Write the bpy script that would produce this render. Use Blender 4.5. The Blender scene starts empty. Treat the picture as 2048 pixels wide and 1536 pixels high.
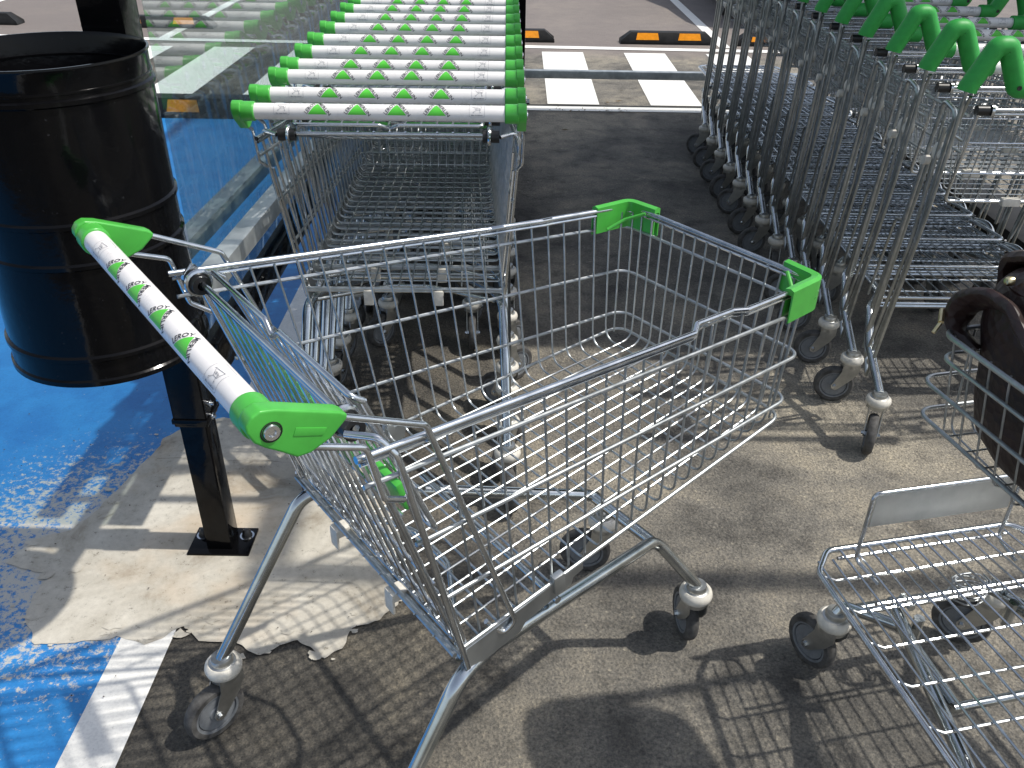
import bpy, math, random
from mathutils import Vector, Matrix, noise
random.seed(7)
S = bpy.context.scene
COL = S.collection
PI = math.pi
R = math.radians

# ---------------------------------------------------------------- materials
def mat(name):
    m = bpy.data.materials.new(name); m.use_nodes = True
    nt = m.node_tree
    for n in list(nt.nodes): nt.nodes.remove(n)
    out = nt.nodes.new('ShaderNodeOutputMaterial')
    b = nt.nodes.new('ShaderNodeBsdfPrincipled')
    nt.links.new(b.outputs[0], out.inputs[0])
    return m, nt, b, out

def nd(nt, t, **k):
    n = nt.nodes.new(t)
    for a, v in k.items():
        if a.startswith('i_'):
            key = a[2:]
            key = int(key) if key.isdigit() else key.replace('_', ' ')
            n.inputs[key].default_value = v
        else: setattr(n, a, v)
    return n

def noise_tex(nt, scale, detail=4, rough=.6, coord='Object', dist=0, vec=None):
    if vec is None:
        tc = nd(nt, 'ShaderNodeTexCoord'); vec = tc.outputs[coord]
    n = nd(nt, 'ShaderNodeTexNoise')
    n.inputs['Scale'].default_value = scale; n.inputs['Detail'].default_value = detail
    n.inputs['Roughness'].default_value = rough; n.inputs['Distortion'].default_value = dist
    nt.links.new(vec, n.inputs['Vector'])
    return n

def ramp(nt, src, stops):
    r = nd(nt, 'ShaderNodeValToRGB')
    e = r.color_ramp.elements
    while len(e) < len(stops): e.new(.5)
    for i, (p, c) in enumerate(stops):
        e[i].position = p
        e[i].color = c if len(c) == 4 else (*c, 1)
    nt.links.new(src, r.inputs[0])
    return r

def mixc(nt, fac, a, b, mode='MIX'):
    m = nd(nt, 'ShaderNodeMix', data_type='RGBA', blend_type=mode)
    for sock, v in ((0, fac), (6, a), (7, b)):
        if hasattr(v, 'default_value') or hasattr(v, 'is_output'): nt.links.new(v, m.inputs[sock])
        else: m.inputs[sock].default_value = v if not isinstance(v, tuple) or len(v) == 4 else (*v, 1)
    return m.outputs[2]

def bump(nt, b, src, strength, dist):
    bp = nd(nt, 'ShaderNodeBump'); bp.inputs['Strength'].default_value = strength
    bp.inputs['Distance'].default_value = dist
    nt.links.new(src, bp.inputs['Height']); nt.links.new(bp.outputs[0], b.inputs['Normal'])

def metal(name, c0, c1, r0, r1, scale=60, metallic=1.0, stretch=None):
    m, nt, b, out = mat(name)
    n = noise_tex(nt, scale, 3, .6)
    r = ramp(nt, n.outputs[0], [(.3, c0), (.7, c1)])
    nt.links.new(r.outputs[0], b.inputs['Base Color'])
    rr = nd(nt, 'ShaderNodeMapRange'); rr.inputs[3].default_value = r0; rr.inputs[4].default_value = r1
    nt.links.new(n.outputs[0], rr.inputs[0]); nt.links.new(rr.outputs[0], b.inputs['Roughness'])
    b.inputs['Metallic'].default_value = metallic
    return m

def plastic(name, col, rough=.35, var=.06, scale=25, spec=.5, coat=0, bmp=0):
    m, nt, b, out = mat(name)
    n = noise_tex(nt, scale, 5, .65)
    lo = tuple(max(0, c * (1 - var * 2.2)) for c in col); hi = tuple(min(1, c * (1 + var)) for c in col)
    r = ramp(nt, n.outputs[0], [(.3, lo), (.62, hi)])
    nt.links.new(r.outputs[0], b.inputs['Base Color'])
    rr = nd(nt, 'ShaderNodeMapRange'); rr.inputs[3].default_value = rough * .75; rr.inputs[4].default_value = rough * 1.3
    nt.links.new(n.outputs[0], rr.inputs[0]); nt.links.new(rr.outputs[0], b.inputs['Roughness'])
    b.inputs['Specular IOR Level'].default_value = spec
    b.inputs['Coat Weight'].default_value = coat
    b.inputs['Coat Roughness'].default_value = .06
    if bmp: bump(nt, b, n.outputs[0], bmp, .002)
    return m

M = {}
M['wire'] = metal('zinc_wire', (.36, .39, .40), (.54, .56, .57), .33, .50, 45)
M['rod_shaded'] = metal('shaded_zinc_rod', (.33, .36, .36), (.52, .54, .54), .24, .42, 40)  # platform trolley rods: zinc colour darkened to stand in for shade
M['rod'] = metal('zinc_rod', (.50, .53, .55), (.70, .72, .74), .14, .28, 30)
M['tube'] = metal('zinc_tube', (.42, .45, .46), (.62, .65, .66), .10, .22, 22)
M['plate'] = metal('zinc_plate', (.42, .44, .45), (.55, .57, .57), .35, .5, 18)
M['fork'] = metal('fork_steel', (.40, .41, .40), (.58, .58, .56), .3, .48, 40)
M['galv'] = metal('galvanised_steel', (.36, .39, .40), (.60, .63, .63), .38, .6, 16, .85)
M['green'] = plastic('green_plastic', (.068, .41, .055), .30, .05, 30)
M['green_matt'] = plastic('green_grip', (.030, .33, .055), .5, .06, 60, .4, 0, .15)
M['white'] = plastic('white_handle', (.78, .755, .735), .28, .035, 14, .5)
M['cream'] = plastic('cream_plastic', (.62, .59, .52), .42, .10, 40)
M['tyre'] = plastic('tyre_rubber', (.085, .082, .078), .7, .25, 50, .25, 0, .4)
M['disc'] = plastic('wheel_grey', (.17, .18, .19), .45, .12, 45)
M['print'] = plastic('black_print', (.03, .03, .035), .5, .05)
M['printgreen'] = plastic('green_print', (.09, .55, .045), .4, .04)
M['printgrey'] = plastic('grey_print', (.16, .17, .20), .5, .05)
M['rubber'] = plastic('black_rubber', (.014, .014, .014), .6, .3, 20, .3, 0, .3)
M['bush'] = plastic('black_bush', (.012, .012, .013), .38, .2)
M['orange'] = plastic('orange_reflector', (.92, .33, .015), .3, .08, 30)
M['cream_seal'] = plastic('grey_sealant', (.45, .45, .43), .6, .1)
M['brass'] = metal('brass', (.62, .50, .26), (.80, .70, .44), .22, .4, 60)
M['carpaint'] = plastic('dark_car_paint', (.012, .013, .016), .22, .1, 3, .5, .8)
M['carglass'] = plastic('car_glass', (.01, .012, .014), .06, .05)

def black_gloss():
    m, nt, b, out = mat('black_gloss_paint')
    n = noise_tex(nt, 5, 6, .6)
    n2 = noise_tex(nt, 130, 2, .5)
    r = ramp(nt, n2.outputs[0], [(.0, (.0025, .0025, .003)), (.72, (.0035, .0035, .004)), (.80, (.03, .03, .032))])
    nt.links.new(r.outputs[0], b.inputs['Base Color'])
    rr = nd(nt, 'ShaderNodeMapRange'); rr.inputs[1].default_value = .35; rr.inputs[2].default_value = .7
    rr.inputs[3].default_value = .06; rr.inputs[4].default_value = .20
    nt.links.new(n.outputs[0], rr.inputs[0]); nt.links.new(rr.outputs[0], b.inputs['Roughness'])
    bump(nt, b, n.outputs[0], .25, .01)
    b.inputs['Specular IOR Level'].default_value = .16
    return m
M['black'] = black_gloss()

def leather():
    m, nt, b, out = mat('brown_leather')
    tc = nd(nt, 'ShaderNodeTexCoord')
    v = nd(nt, 'ShaderNodeTexVoronoi'); v.inputs['Scale'].default_value = 75
    nt.links.new(tc.outputs['Object'], v.inputs['Vector'])
    n = noise_tex(nt, 9, 5, .6)
    r = ramp(nt, n.outputs[0], [(.3, (.010, .005, .0045)), (.7, (.036, .015, .012))])
    nt.links.new(r.outputs[0], b.inputs['Base Color'])
    b.inputs['Roughness'].default_value = .5
    bump(nt, b, v.outputs['Distance'], .8, .003)
    return m
M['leather'] = leather()

def glass():
    m = bpy.data.materials.new('panel_glass'); m.use_nodes = True
    nt = m.node_tree
    for n in list(nt.nodes): nt.nodes.remove(n)
    out = nd(nt, 'ShaderNodeOutputMaterial')
    lw = nd(nt, 'ShaderNodeLayerWeight'); lw.inputs['Blend'].default_value = .5
    pw = nd(nt, 'ShaderNodeMath', operation='POWER'); nt.links.new(lw.outputs['Facing'], pw.inputs[0]); pw.inputs[1].default_value = 3.6
    fr = nd(nt, 'ShaderNodeMath', operation='MULTIPLY_ADD'); nt.links.new(pw.outputs[0], fr.inputs[0]); fr.inputs[1].default_value = .75; fr.inputs[2].default_value = .02
    tr = nd(nt, 'ShaderNodeBsdfTransparent'); tr.inputs[0].default_value = (.80, .86, .86, 1)
    gl = nd(nt, 'ShaderNodeBsdfGlossy'); gl.inputs['Roughness'].default_value = 0; gl.inputs[0].default_value = (.95, .97, .97, 1)
    df = nd(nt, 'ShaderNodeBsdfDiffuse'); df.inputs[0].default_value = (.6, .62, .6, 1)
    n = noise_tex(nt, 7, 8, .7)
    dr = nd(nt, 'ShaderNodeMapRange'); dr.inputs[1].default_value = .45; dr.inputs[2].default_value = .85; dr.inputs[3].default_value = .004; dr.inputs[4].default_value = .035
    nt.links.new(n.outputs[0], dr.inputs[0])
    m0 = nd(nt, 'ShaderNodeMixShader'); m1 = nd(nt, 'ShaderNodeMixShader')
    nt.links.new(dr.outputs[0], m0.inputs[0]); nt.links.new(tr.outputs[0], m0.inputs[1]); nt.links.new(df.outputs[0], m0.inputs[2])
    nt.links.new(fr.outputs[0], m1.inputs[0]); nt.links.new(m0.outputs[0], m1.inputs[1]); nt.links.new(gl.outputs[0], m1.inputs[2])
    nt.links.new(m1.outputs[0], out.inputs[0])
    return m
M['glass'] = glass()

# ---- ground materials (object coordinates = world metres, sheets are at the origin)
def asphalt_nodes(nt, dark=1.0):
    tc = nd(nt, 'ShaderNodeTexCoord'); V = tc.outputs['Object']
    big = noise_tex(nt, 1.5, 9, .66, vec=V, dist=.5)
    mid = noise_tex(nt, 7, 6, .7, vec=V)
    fine = noise_tex(nt, 130, 7, .88, vec=V)
    vor = nd(nt, 'ShaderNodeTexVoronoi'); vor.inputs['Scale'].default_value = 150
    nt.links.new(V, vor.inputs['Vector'])
    c = ramp(nt, big.outputs[0], [(.36, (.092 * dark, .088 * dark, .080 * dark)), (.49, (.172 * dark, .162 * dark, .142 * dark)), (.62, (.29 * dark, .265 * dark, .215 * dark))]).outputs[0]
    c2 = ramp(nt, mid.outputs[0], [(.34, (.42, .42, .43)), (.50, (1, 1, 1)), (.70, (1.22, 1.18, 1.1))]).outputs[0]
    c = mixc(nt, .8, c, c2, 'MULTIPLY')
    c3 = ramp(nt, fine.outputs[0], [(.36, (.20, .20, .20)), (.48, (.90, .90, .90)), (.60, (1.7, 1.62, 1.5))]).outputs[0]
    c = mixc(nt, .85, c, c3, 'MULTIPLY')
    c4 = ramp(nt, vor.outputs['Color'], [(.0, (.35, .35, .37)), (.25, (1, 1, 1)), (.85, (1, 1, 1)), (.95, (1.9, 1.85, 1.7))]).outputs[0]
    c = mixc(nt, .6, c, c4, 'MULTIPLY')
    h = nd(nt, 'ShaderNodeMath', operation='ADD'); nt.links.new(fine.outputs[0], h.inputs[0]); nt.links.new(vor.outputs['Distance'], h.inputs[1])
    return c, h.outputs[0], big, mid, fine, V

def mat_asphalt():
    m, nt, b, out = mat('asphalt')
    c, h, big, mid, fine, V = asphalt_nodes(nt)
    # asphalt colour darkens towards the blue bay side
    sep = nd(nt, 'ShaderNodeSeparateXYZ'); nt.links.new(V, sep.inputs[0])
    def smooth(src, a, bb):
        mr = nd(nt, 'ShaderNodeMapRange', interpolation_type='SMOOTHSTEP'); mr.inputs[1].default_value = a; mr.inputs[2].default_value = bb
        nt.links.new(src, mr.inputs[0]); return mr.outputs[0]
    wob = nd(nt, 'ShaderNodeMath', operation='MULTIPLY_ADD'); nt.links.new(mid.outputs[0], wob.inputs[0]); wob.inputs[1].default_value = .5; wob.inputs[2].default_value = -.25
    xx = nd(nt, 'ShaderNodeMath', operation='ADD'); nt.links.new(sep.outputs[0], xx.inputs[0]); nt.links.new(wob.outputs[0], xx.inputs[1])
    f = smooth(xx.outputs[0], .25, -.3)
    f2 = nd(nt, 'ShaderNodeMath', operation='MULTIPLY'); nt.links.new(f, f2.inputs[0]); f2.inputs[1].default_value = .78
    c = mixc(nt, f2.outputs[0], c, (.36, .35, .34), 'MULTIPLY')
    # far carriageway is slightly redder and smoother
    g = smooth(sep.outputs[1], 7.4, 7.9)
    g2 = nd(nt, 'ShaderNodeMath', operation='MULTIPLY'); nt.links.new(g, g2.inputs[0]); g2.inputs[1].default_value = .8
    c = mixc(nt, g2.outputs[0], c, (.215, .185, .172))
    nt.links.new(c, b.inputs['Base Color'])
    b.inputs['Roughness'].default_value = .88
    bump(nt, b, h, .9, .004)
    return m
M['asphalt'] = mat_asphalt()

def mat_concrete():
    m, nt, b, out = mat('pale_concrete')
    tc = nd(nt, 'ShaderNodeTexCoord'); V = tc.outputs['Object']
    a = noise_tex(nt, 5, 8, .68, vec=V, dist=.6)
    d = noise_tex(nt, 60, 7, .8, vec=V)
    c = ramp(nt, a.outputs[0], [(.30, (.27, .235, .185)), (.43, (.44, .41, .35)), (.64, (.58, .55, .485))]).outputs[0]
    c2 = ramp(nt, d.outputs[0], [(.34, (.20, .18, .15)), (.41, (.86, .85, .82)), (.7, (1.1, 1.09, 1.06))]).outputs[0]
    c = mixc(nt, .75, c, c2, 'MULTIPLY')
    rust = noise_tex(nt, 2.2, 4, .6, vec=V)
    rf = ramp(nt, rust.outputs[0], [(.54, (0, 0, 0)), (.70, (.55, .55, .55))]).outputs[0]
    c = mixc(nt, rf, c, (.50, .36, .22))
    nt.links.new(c, b.inputs['Base Color']); b.inputs['Roughness'].default_value = .8
    bump(nt, b, d.outputs[0], .25, .002)
    return m
M['concrete'] = mat_concrete()

def mat_paint(name, col, lo, under, chip=.60, edge=None):
    m, nt, b, out = mat(name)
    tc = nd(nt, 'ShaderNodeTexCoord'); V = tc.outputs['Object']
    a = noise_tex(nt, 6, 7, .62, vec=V, dist=.3)
    d = noise_tex(nt, 60, 9, .80, vec=V)
    f = noise_tex(nt, 190, 2, .6, vec=V)
    c = ramp(nt, a.outputs[0], [(.3, lo), (.6, col)]).outputs[0]
    c = mixc(nt, .3, c, ramp(nt, f.outputs[0], [(.35, (.6, .6, .62)), (.55, (1, 1, 1))]).outputs[0], 'MULTIPLY')
    src = d.outputs[0]
    if edge:
        # paint worn away towards the bare concrete: real wear with its own outline
        sep = nd(nt, 'ShaderNodeSeparateXYZ'); nt.links.new(V, sep.inputs[0])
        def lin(s, k):
            q = nd(nt, 'ShaderNodeMath', operation='MULTIPLY'); nt.links.new(s, q.inputs[0]); q.inputs[1].default_value = k; return q.outputs[0]
        dist = nd(nt, 'ShaderNodeVectorMath', operation='DISTANCE'); nt.links.new(V, dist.inputs[0]); dist.inputs[1].default_value = edge[0]
        mr = nd(nt, 'ShaderNodeMapRange'); mr.inputs[1].default_value = edge[1]; mr.inputs[2].default_value = edge[2]; mr.inputs[3].default_value = .23; mr.inputs[4].default_value = 0
        nt.links.new(dist.outputs[1 if 'Value' not in dist.outputs else 'Value'], mr.inputs[0])
        ad = nd(nt, 'ShaderNodeMath', operation='ADD'); nt.links.new(src, ad.inputs[0]); nt.links.new(mr.outputs[0], ad.inputs[1]); src = ad.outputs[0]
    w = ramp(nt, src, [(chip - .02, (0, 0, 0)), (chip + .05, (1, 1, 1))]).outputs[0]
    c = mixc(nt, w, c, under)
    nt.links.new(c, b.inputs['Base Color']); b.inputs['Roughness'].default_value = .55
    bump(nt, b, w, -.3, .002)
    return m
M['blue'] = mat_paint('blue_bay_paint', (.022, .215, .53), (.010, .145, .42), (.46, .45, .41), .65, ((-1.02, 1.55, 0), .12, .62))
M['whitepaint'] = mat_paint('white_line_paint', (.80, .79, .75), (.68, .67, .63), (.20, .19, .17), .645)
M['whitefar'] = mat_paint('white_crossing_paint', (.90, .89, .83), (.82, .81, .76), (.3, .28, .25), .74)

# ---------------------------------------------------------------- mesh helpers
def fillet(pts, r, n=5):
    pts = [Vector(p) for p in pts]
    out = [pts[0]]
    for i in range(1, len(pts) - 1):
        a, b, c = pts[i - 1], pts[i], pts[i + 1]
        u, w = (a - b), (c - b)
        lu, lw = u.length, w.length
        if lu < 1e-6 or lw < 1e-6: continue
        u /= lu; w /= lw
        d = max(-1, min(1, u.dot(w)))
        if d < -.9995: out.append(b); continue
        ang = math.acos(d)
        t = min(r / math.tan(ang / 2), lu * .48, lw * .48)
        p0, p1 = b + u * t, b + w * t
        for k in range(n + 1):
            s = k / n
            out.append(p0 * (1 - s) ** 2 + b * 2 * s * (1 - s) + p1 * s ** 2)
    out.append(pts[-1])
    return out

class MB:
    def __init__(s): s.v = []; s.f = []; s.mi = []; s.m = 0
    def add(s, vs, fs):
        o = len(s.v); s.v += [tuple(p) for p in vs]
        for f in fs: s.f.append(tuple(i + o for i in f)); s.mi.append(s.m)
    def tube(s, pts, r, seg=8, closed=False, cap=True, rad=None, flat=None):
        pts = [Vector(p) for p in pts]
        q = [pts[0]]
        for p in pts[1:]:
            if (p - q[-1]).length > 1e-5: q.append(p)
        pts = q; n = len(pts)
        if n < 2: return s
        T = []
        for i in range(n):
            if closed: t = pts[(i + 1) % n] - pts[i - 1]
            else: t = (pts[min(i + 1, n - 1)] - pts[max(i - 1, 0)])
            T.append(t.normalized())
        up = Vector((0, 0, 1)) if abs(T[0].z) < .9 else Vector((1, 0, 0))
        nrm = (up - T[0] * up.dot(T[0])).normalized()
        vs = []
        for i in range(n):
            nrm = (nrm - T[i] * nrm.dot(T[i])).normalized()
            bi = T[i].cross(nrm)
            rr = rad[i] if rad else r
            for k in range(seg):
                a = 2 * PI * k / seg
                ca, sa = math.cos(a), math.sin(a)
                if flat: sa *= flat
                vs.append(pts[i] + nrm * (rr * ca) + bi * (rr * sa))
        fs = []
        for i in range(n if closed else n - 1):
            j = (i + 1) % n
            for k in range(seg):
                l = (k + 1) % seg
                fs.append((i * seg + k, i * seg + l, j * seg + l, j * seg + k))
        if cap and not closed:
            fs.append(tuple(reversed(range(seg)))); fs.append(tuple((n - 1) * seg + k for k in range(seg)))
        s.add(vs, fs); return s
    def box(s, c, d, rot=None):
        x, y, z = d[0] / 2, d[1] / 2, d[2] / 2
        vs = [Vector((a * x, b * y, e * z)) for a in (-1, 1) for b in (-1, 1) for e in (-1, 1)]
        if rot is not None: vs = [rot @ p for p in vs]
        vs = [p + Vector(c) for p in vs]
        s.add(vs, [(0, 1, 3, 2), (4, 6, 7, 5), (0, 4, 5, 1), (2, 3, 7, 6), (0, 2, 6, 4), (1, 5, 7, 3)]); return s
    def lathe(s, prof, seg=24, axis='Z', c=(0, 0, 0), a0=0, a1=2 * PI):
        full = abs(a1 - a0 - 2 * PI) < 1e-6
        n = seg if full else seg + 1
        vs = []
        for (r, h) in prof:
            for k in range(n):
                a = a0 + (a1 - a0) * k / seg
                x, y = r * math.cos(a), r * math.sin(a)
                p = (x, y, h) if axis == 'Z' else ((x, h, y) if axis == 'Y' else (h, x, y))
                vs.append(Vector(p) + Vector(c))
        fs = []
        for i in range(len(prof) - 1):
            for k in range(seg):
                l = (k + 1) % n
                fs.append((i * n + k, i * n + l, (i + 1) * n + l, (i + 1) * n + k))
        s.add(vs, fs); return s
    def prism(s, poly, fn0, fn1):
        """extrude a 2-D polygon; fn0/fn1 map (u,v)->3-D"""
        n = len(poly)
        vs = [fn0(*p) for p in poly] + [fn1(*p) for p in poly]
        fs = [tuple(range(n - 1, -1, -1)), tuple(range(n, 2 * n))]
        for i in range(n):
            j = (i + 1) % n; fs.append((i, j, n + j, n + i))
        s.add(vs, fs); return s
    def build(s, name, mats, parent=None, smooth=True, bevel=0, loc=None, rz=0, seg=2):
        me = bpy.data.meshes.new(name)
        me.from_pydata(s.v, [], s.f)
        if not isinstance(mats, (list, tuple)): mats = [mats]
        for m in mats: me.materials.append(m)
        if len(mats) > 1: me.polygons.foreach_set('material_index', s.mi)
        import bmesh
        bm = bmesh.new(); bm.from_mesh(me)
        bmesh.ops.recalc_face_normals(bm, faces=bm.faces)
        if bevel:
            eds = [e for e in bm.edges if len(e.link_faces) == 2 and e.calc_face_angle(0) > R(32)]
            bmesh.ops.bevel(bm, geom=eds, offset=bevel, segments=seg, profile=.6, affect='EDGES', clamp_overlap=True)
        bm.to_mesh(me); bm.free()
        if smooth:
            me.polygons.foreach_set('use_smooth', [True] * len(me.polygons))
            me.set_sharp_from_angle(angle=R(42))
        o = bpy.data.objects.new(name, me); COL.objects.link(o)
        if parent: o.parent = parent
        if loc: o.location = loc
        if rz: o.rotation_euler[2] = rz
        return o

def tag(o, label=None, cat=None, group=None, kind=None):
    if label: o['label'] = label
    if cat: o['category'] = cat
    if group: o['group'] = group
    if kind: o['kind'] = kind
    return o

def empty(name, loc=(0, 0, 0), rz=0, parent=None):
    o = bpy.data.objects.new(name, None); COL.objects.link(o)
    o.location = loc; o.rotation_euler[2] = rz; o.empty_display_size = .1
    if parent: o.parent = parent
    return o

def lathe_obj(name, prof, m, parent, axis='Z', c=(0, 0, 0), seg=24):
    mb = MB(); mb.lathe(prof, seg, axis, c); return mb.build(name, m, parent)

# ---------------------------------------------------------------- lettering wrapped on a handle tube
HR = .0157
def text_mesh(s, size):
    cu = bpy.data.curves.new('lettering', 'FONT'); cu.body = s; cu.size = size; cu.resolution_u = 2
    cu.offset = size * .012
    ob = bpy.data.objects.new('lettering', cu); COL.objects.link(ob)
    bpy.context.view_layer.update()
    me = bpy.data.meshes.new_from_object(ob.evaluated_get(bpy.context.evaluated_depsgraph_get()))
    V = [(p.co.x, p.co.y) for p in me.vertices]; F = [tuple(p.vertices) for p in me.polygons]
    bpy.data.meshes.remove(me); bpy.data.objects.remove(ob); bpy.data.curves.remove(cu)
    return V, F
TXT = {k: text_mesh(k, s) for k, s in (('LEROY', .0102), ('MERLIN', .0094), ('Max obciążenie', .0036), ('Max waga dziecka', .0033), ('130 kg', .0042), ('15 kg', .0042))}

def wrap(u, w, off, uy=0):
    th = w / HR
    return Vector(((HR + off) * math.sin(th), -u, (HR + off) * math.cos(th)))

def put_text(mb, key, ang, u0, w0, center=False, off=.0005, squash=1.0):
    V, F = TXT[key]
    wd = max(v[0] for v in V)
    ca, sa = math.cos(ang), math.sin(ang)
    vs = []
    for x, y in V:
        x = x * squash
        if center: x -= wd * squash / 2
        vs.append(wrap(u0 + x * ca - y * sa, w0 + x * sa + y * ca, off))
    mb.add(vs, F)

def stroke(mb, a, b, t, off=.0004, n=6):
    a = Vector(a); b = Vector(b); d = (b - a).normalized(); p = Vector((-d.y, d.x)) * t / 2
    vs = []; fs = []
    for i in range(n + 1):
        c = a + (b - a) * i / n
        vs += [wrap(c.x + p.x, c.y + p.y, off), wrap(c.x - p.x, c.y - p.y, off)]
    for i in range(n): fs.append((2 * i, 2 * i + 1, 2 * i + 3, 2 * i + 2))
    mb.add(vs, fs)

def logo(parent, u0):
    mb = MB(); N = 10
    wb, wt, hb = -.0256, -.0024, .0190
    vs = []; fs = []
    for i in range(N + 1):
        t = i / N; w = wb + (wt - wb) * t; h = hb * (1 - t)
        for j in range(3): vs.append(wrap(u0 + h * (j - 1), w, .0003))
    for i in range(N):
        for j in range(2): a = i * 3 + j; fs.append((a, a + 1, a + 4, a + 3))
    mb.add(vs, fs)
    mb.m = 1
    ang = math.atan2(wt - wb, hb)
    L = math.hypot(wt - wb, hb)
    nx, ny = -math.sin(ang), math.cos(ang)
    for key, sgn in (('LEROY', 1), ('MERLIN', -1)):
        V, F = TXT[key]; wd = max(v[0] for v in V)
        sq = (L * (1.0 if sgn > 0 else 1.16)) / wd
        if sgn > 0: put_text(mb, key, ang, u0 - hb + nx * .0015 - .0012 * math.cos(ang), wb + ny * .0015 - .0012 * math.sin(ang), squash=sq)
        else:
            put_text(mb, key, -ang, u0 - nx * .0012 - .0004, wt + ny * .0012 + .0004, squash=sq)
    return mb.build('logo', [M['printgreen'], M['print']], parent)

def pictogram(parent, u0, key, kg):
    mb = MB(); a, b = .015, .0272
    c = .002
    t = .00035
    x0, x1, y0, y1 = u0 - a, u0 + a, -b, .004
    P = [(x0 + c, y0), (x1 - c, y0), (x1, y0 + c), (x1, y1 - c), (x1 - c, y1), (x0 + c, y1), (x0, y1 - c), (x0, y0 + c)]
    for i in range(8): stroke(mb, P[i], P[(i + 1) % 8], t)
    put_text(mb, key, 0, u0, y0 + .0022, True, squash=.95)
    yb = y0 + .0075
    Q = [(u0 - .0095, yb + .0115), (u0 - .0075, yb + .013), (u0 - .001, yb + .0055), (u0 + .007, yb + .0055), (u0 + .0095, yb + .0145), (u0 - .006, yb + .0125)]
    for i in range(len(Q) - 1): stroke(mb, Q[i], Q[i + 1], .0005)
    stroke(mb, (u0 - .001, yb + .0055), (u0 - .0065, yb + .0015), .0005)
    stroke(mb, (u0 + .005, yb + .0055), (u0 + .0062, yb + .0015), .0005)
    for du in (-.0068, .0064):
        for k in range(8):
            a0 = k * PI / 4; a1 = (k + 1) * PI / 4
            stroke(mb, (u0 + du + .001 * math.cos(a0), yb + .001 + .001 * math.sin(a0)), (u0 + du + .001 * math.cos(a1), yb + .001 + .001 * math.sin(a1)), .0004, n=1)
    put_text(mb, kg, 0, u0 + .0015, yb + .0075, True, squash=.85)
    return mb.build('pictogram', M['printgrey'], parent)

# ---------------------------------------------------------------- caster
WR = .060
def caster(parent, x, y, rz):
    """fork with tyre, wheel disc, bumper ring and bolt; swivel axis at the origin, trail towards -X local"""
    mb = MB()
    mb.lathe([(.0, .178), (.019, .178), (.021, .172), (.021, .166), (.027, .164), (.028, .160), (.0, .160)], 20)
    for s in (-1, 1):
        poly = [(.026, .146), (.026, .118), (.012, .092), (-.024, .052), (-.032, .047), (-.043, .052), (-.046, .062), (-.040, .074), (-.024, .112), (-.022, .146)]
        mb.prism(poly, lambda u, v, s=s: Vector((u, s * .0172, v)), lambda u, v, s=s: Vector((u, s * .0195, v)))
    mb.lathe([(.0, .148), (.028, .148), (.028, .130), (.0, .130)], 18)
    o = mb.build('caster', M['fork'], parent, loc=(x, y, 0), rz=rz)
    wx = -.036
    lathe_obj('tyre', [(.044, -.0125), (.054, -.0125), (.0585, -.008), (WR, 0), (.0585, .008), (.054, .0125), (.044, .0125), (.044, -.0125)], M['tyre'], o, 'Y', (wx, 0, WR), 36)
    lathe_obj('wheel_disc', [(0, -.0115), (.014, -.0115), (.016, -.0095), (.037, -.0095), (.0385, -.0055), (.0395, -.0115), (.0445, -.0122), (.0445, .0122), (.0395, .0115), (.0385, .0055), (.037, .0095), (.016, .0095), (.014, .0115), (0, .0115)], M['disc'], o, 'Y', (wx, 0, WR), 32)
    lathe_obj('bumper_ring', [(.019, .163), (.027, .1655), (.0325, .161), (.0345, .153), (.0325, .144), (.026, .139), (.019, .139), (.019, .163)], M['cream'], o, seg=28)
    b = MB(); b.lathe([(0, -.0255), (.0055, -.0255), (.0055, -.020), (.009, -.020), (.009, .020), (.0055, .020), (.0055, .0255), (0, .0255)], 6, 'Y', (wx, 0, WR))
    b.build('axle_bolt', M['rod'], o, smooth=False)
    return o

# ---------------------------------------------------------------- supermarket trolley
def side_y(x, z): return .2319 - .06365 * x + .05577 * z

def rim_z(x):  # height of the top rim along the side
    P = [(.088, .928), (.637, .882), (.655, .886), (.738, .880), (.765, .876), (.958, .865)]
    for (a, za), (b, zb) in zip(P, P[1:]):
        if x <= b: return za + (zb - za) * (x - a) / (b - a)
    return P[-1][1]

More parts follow.
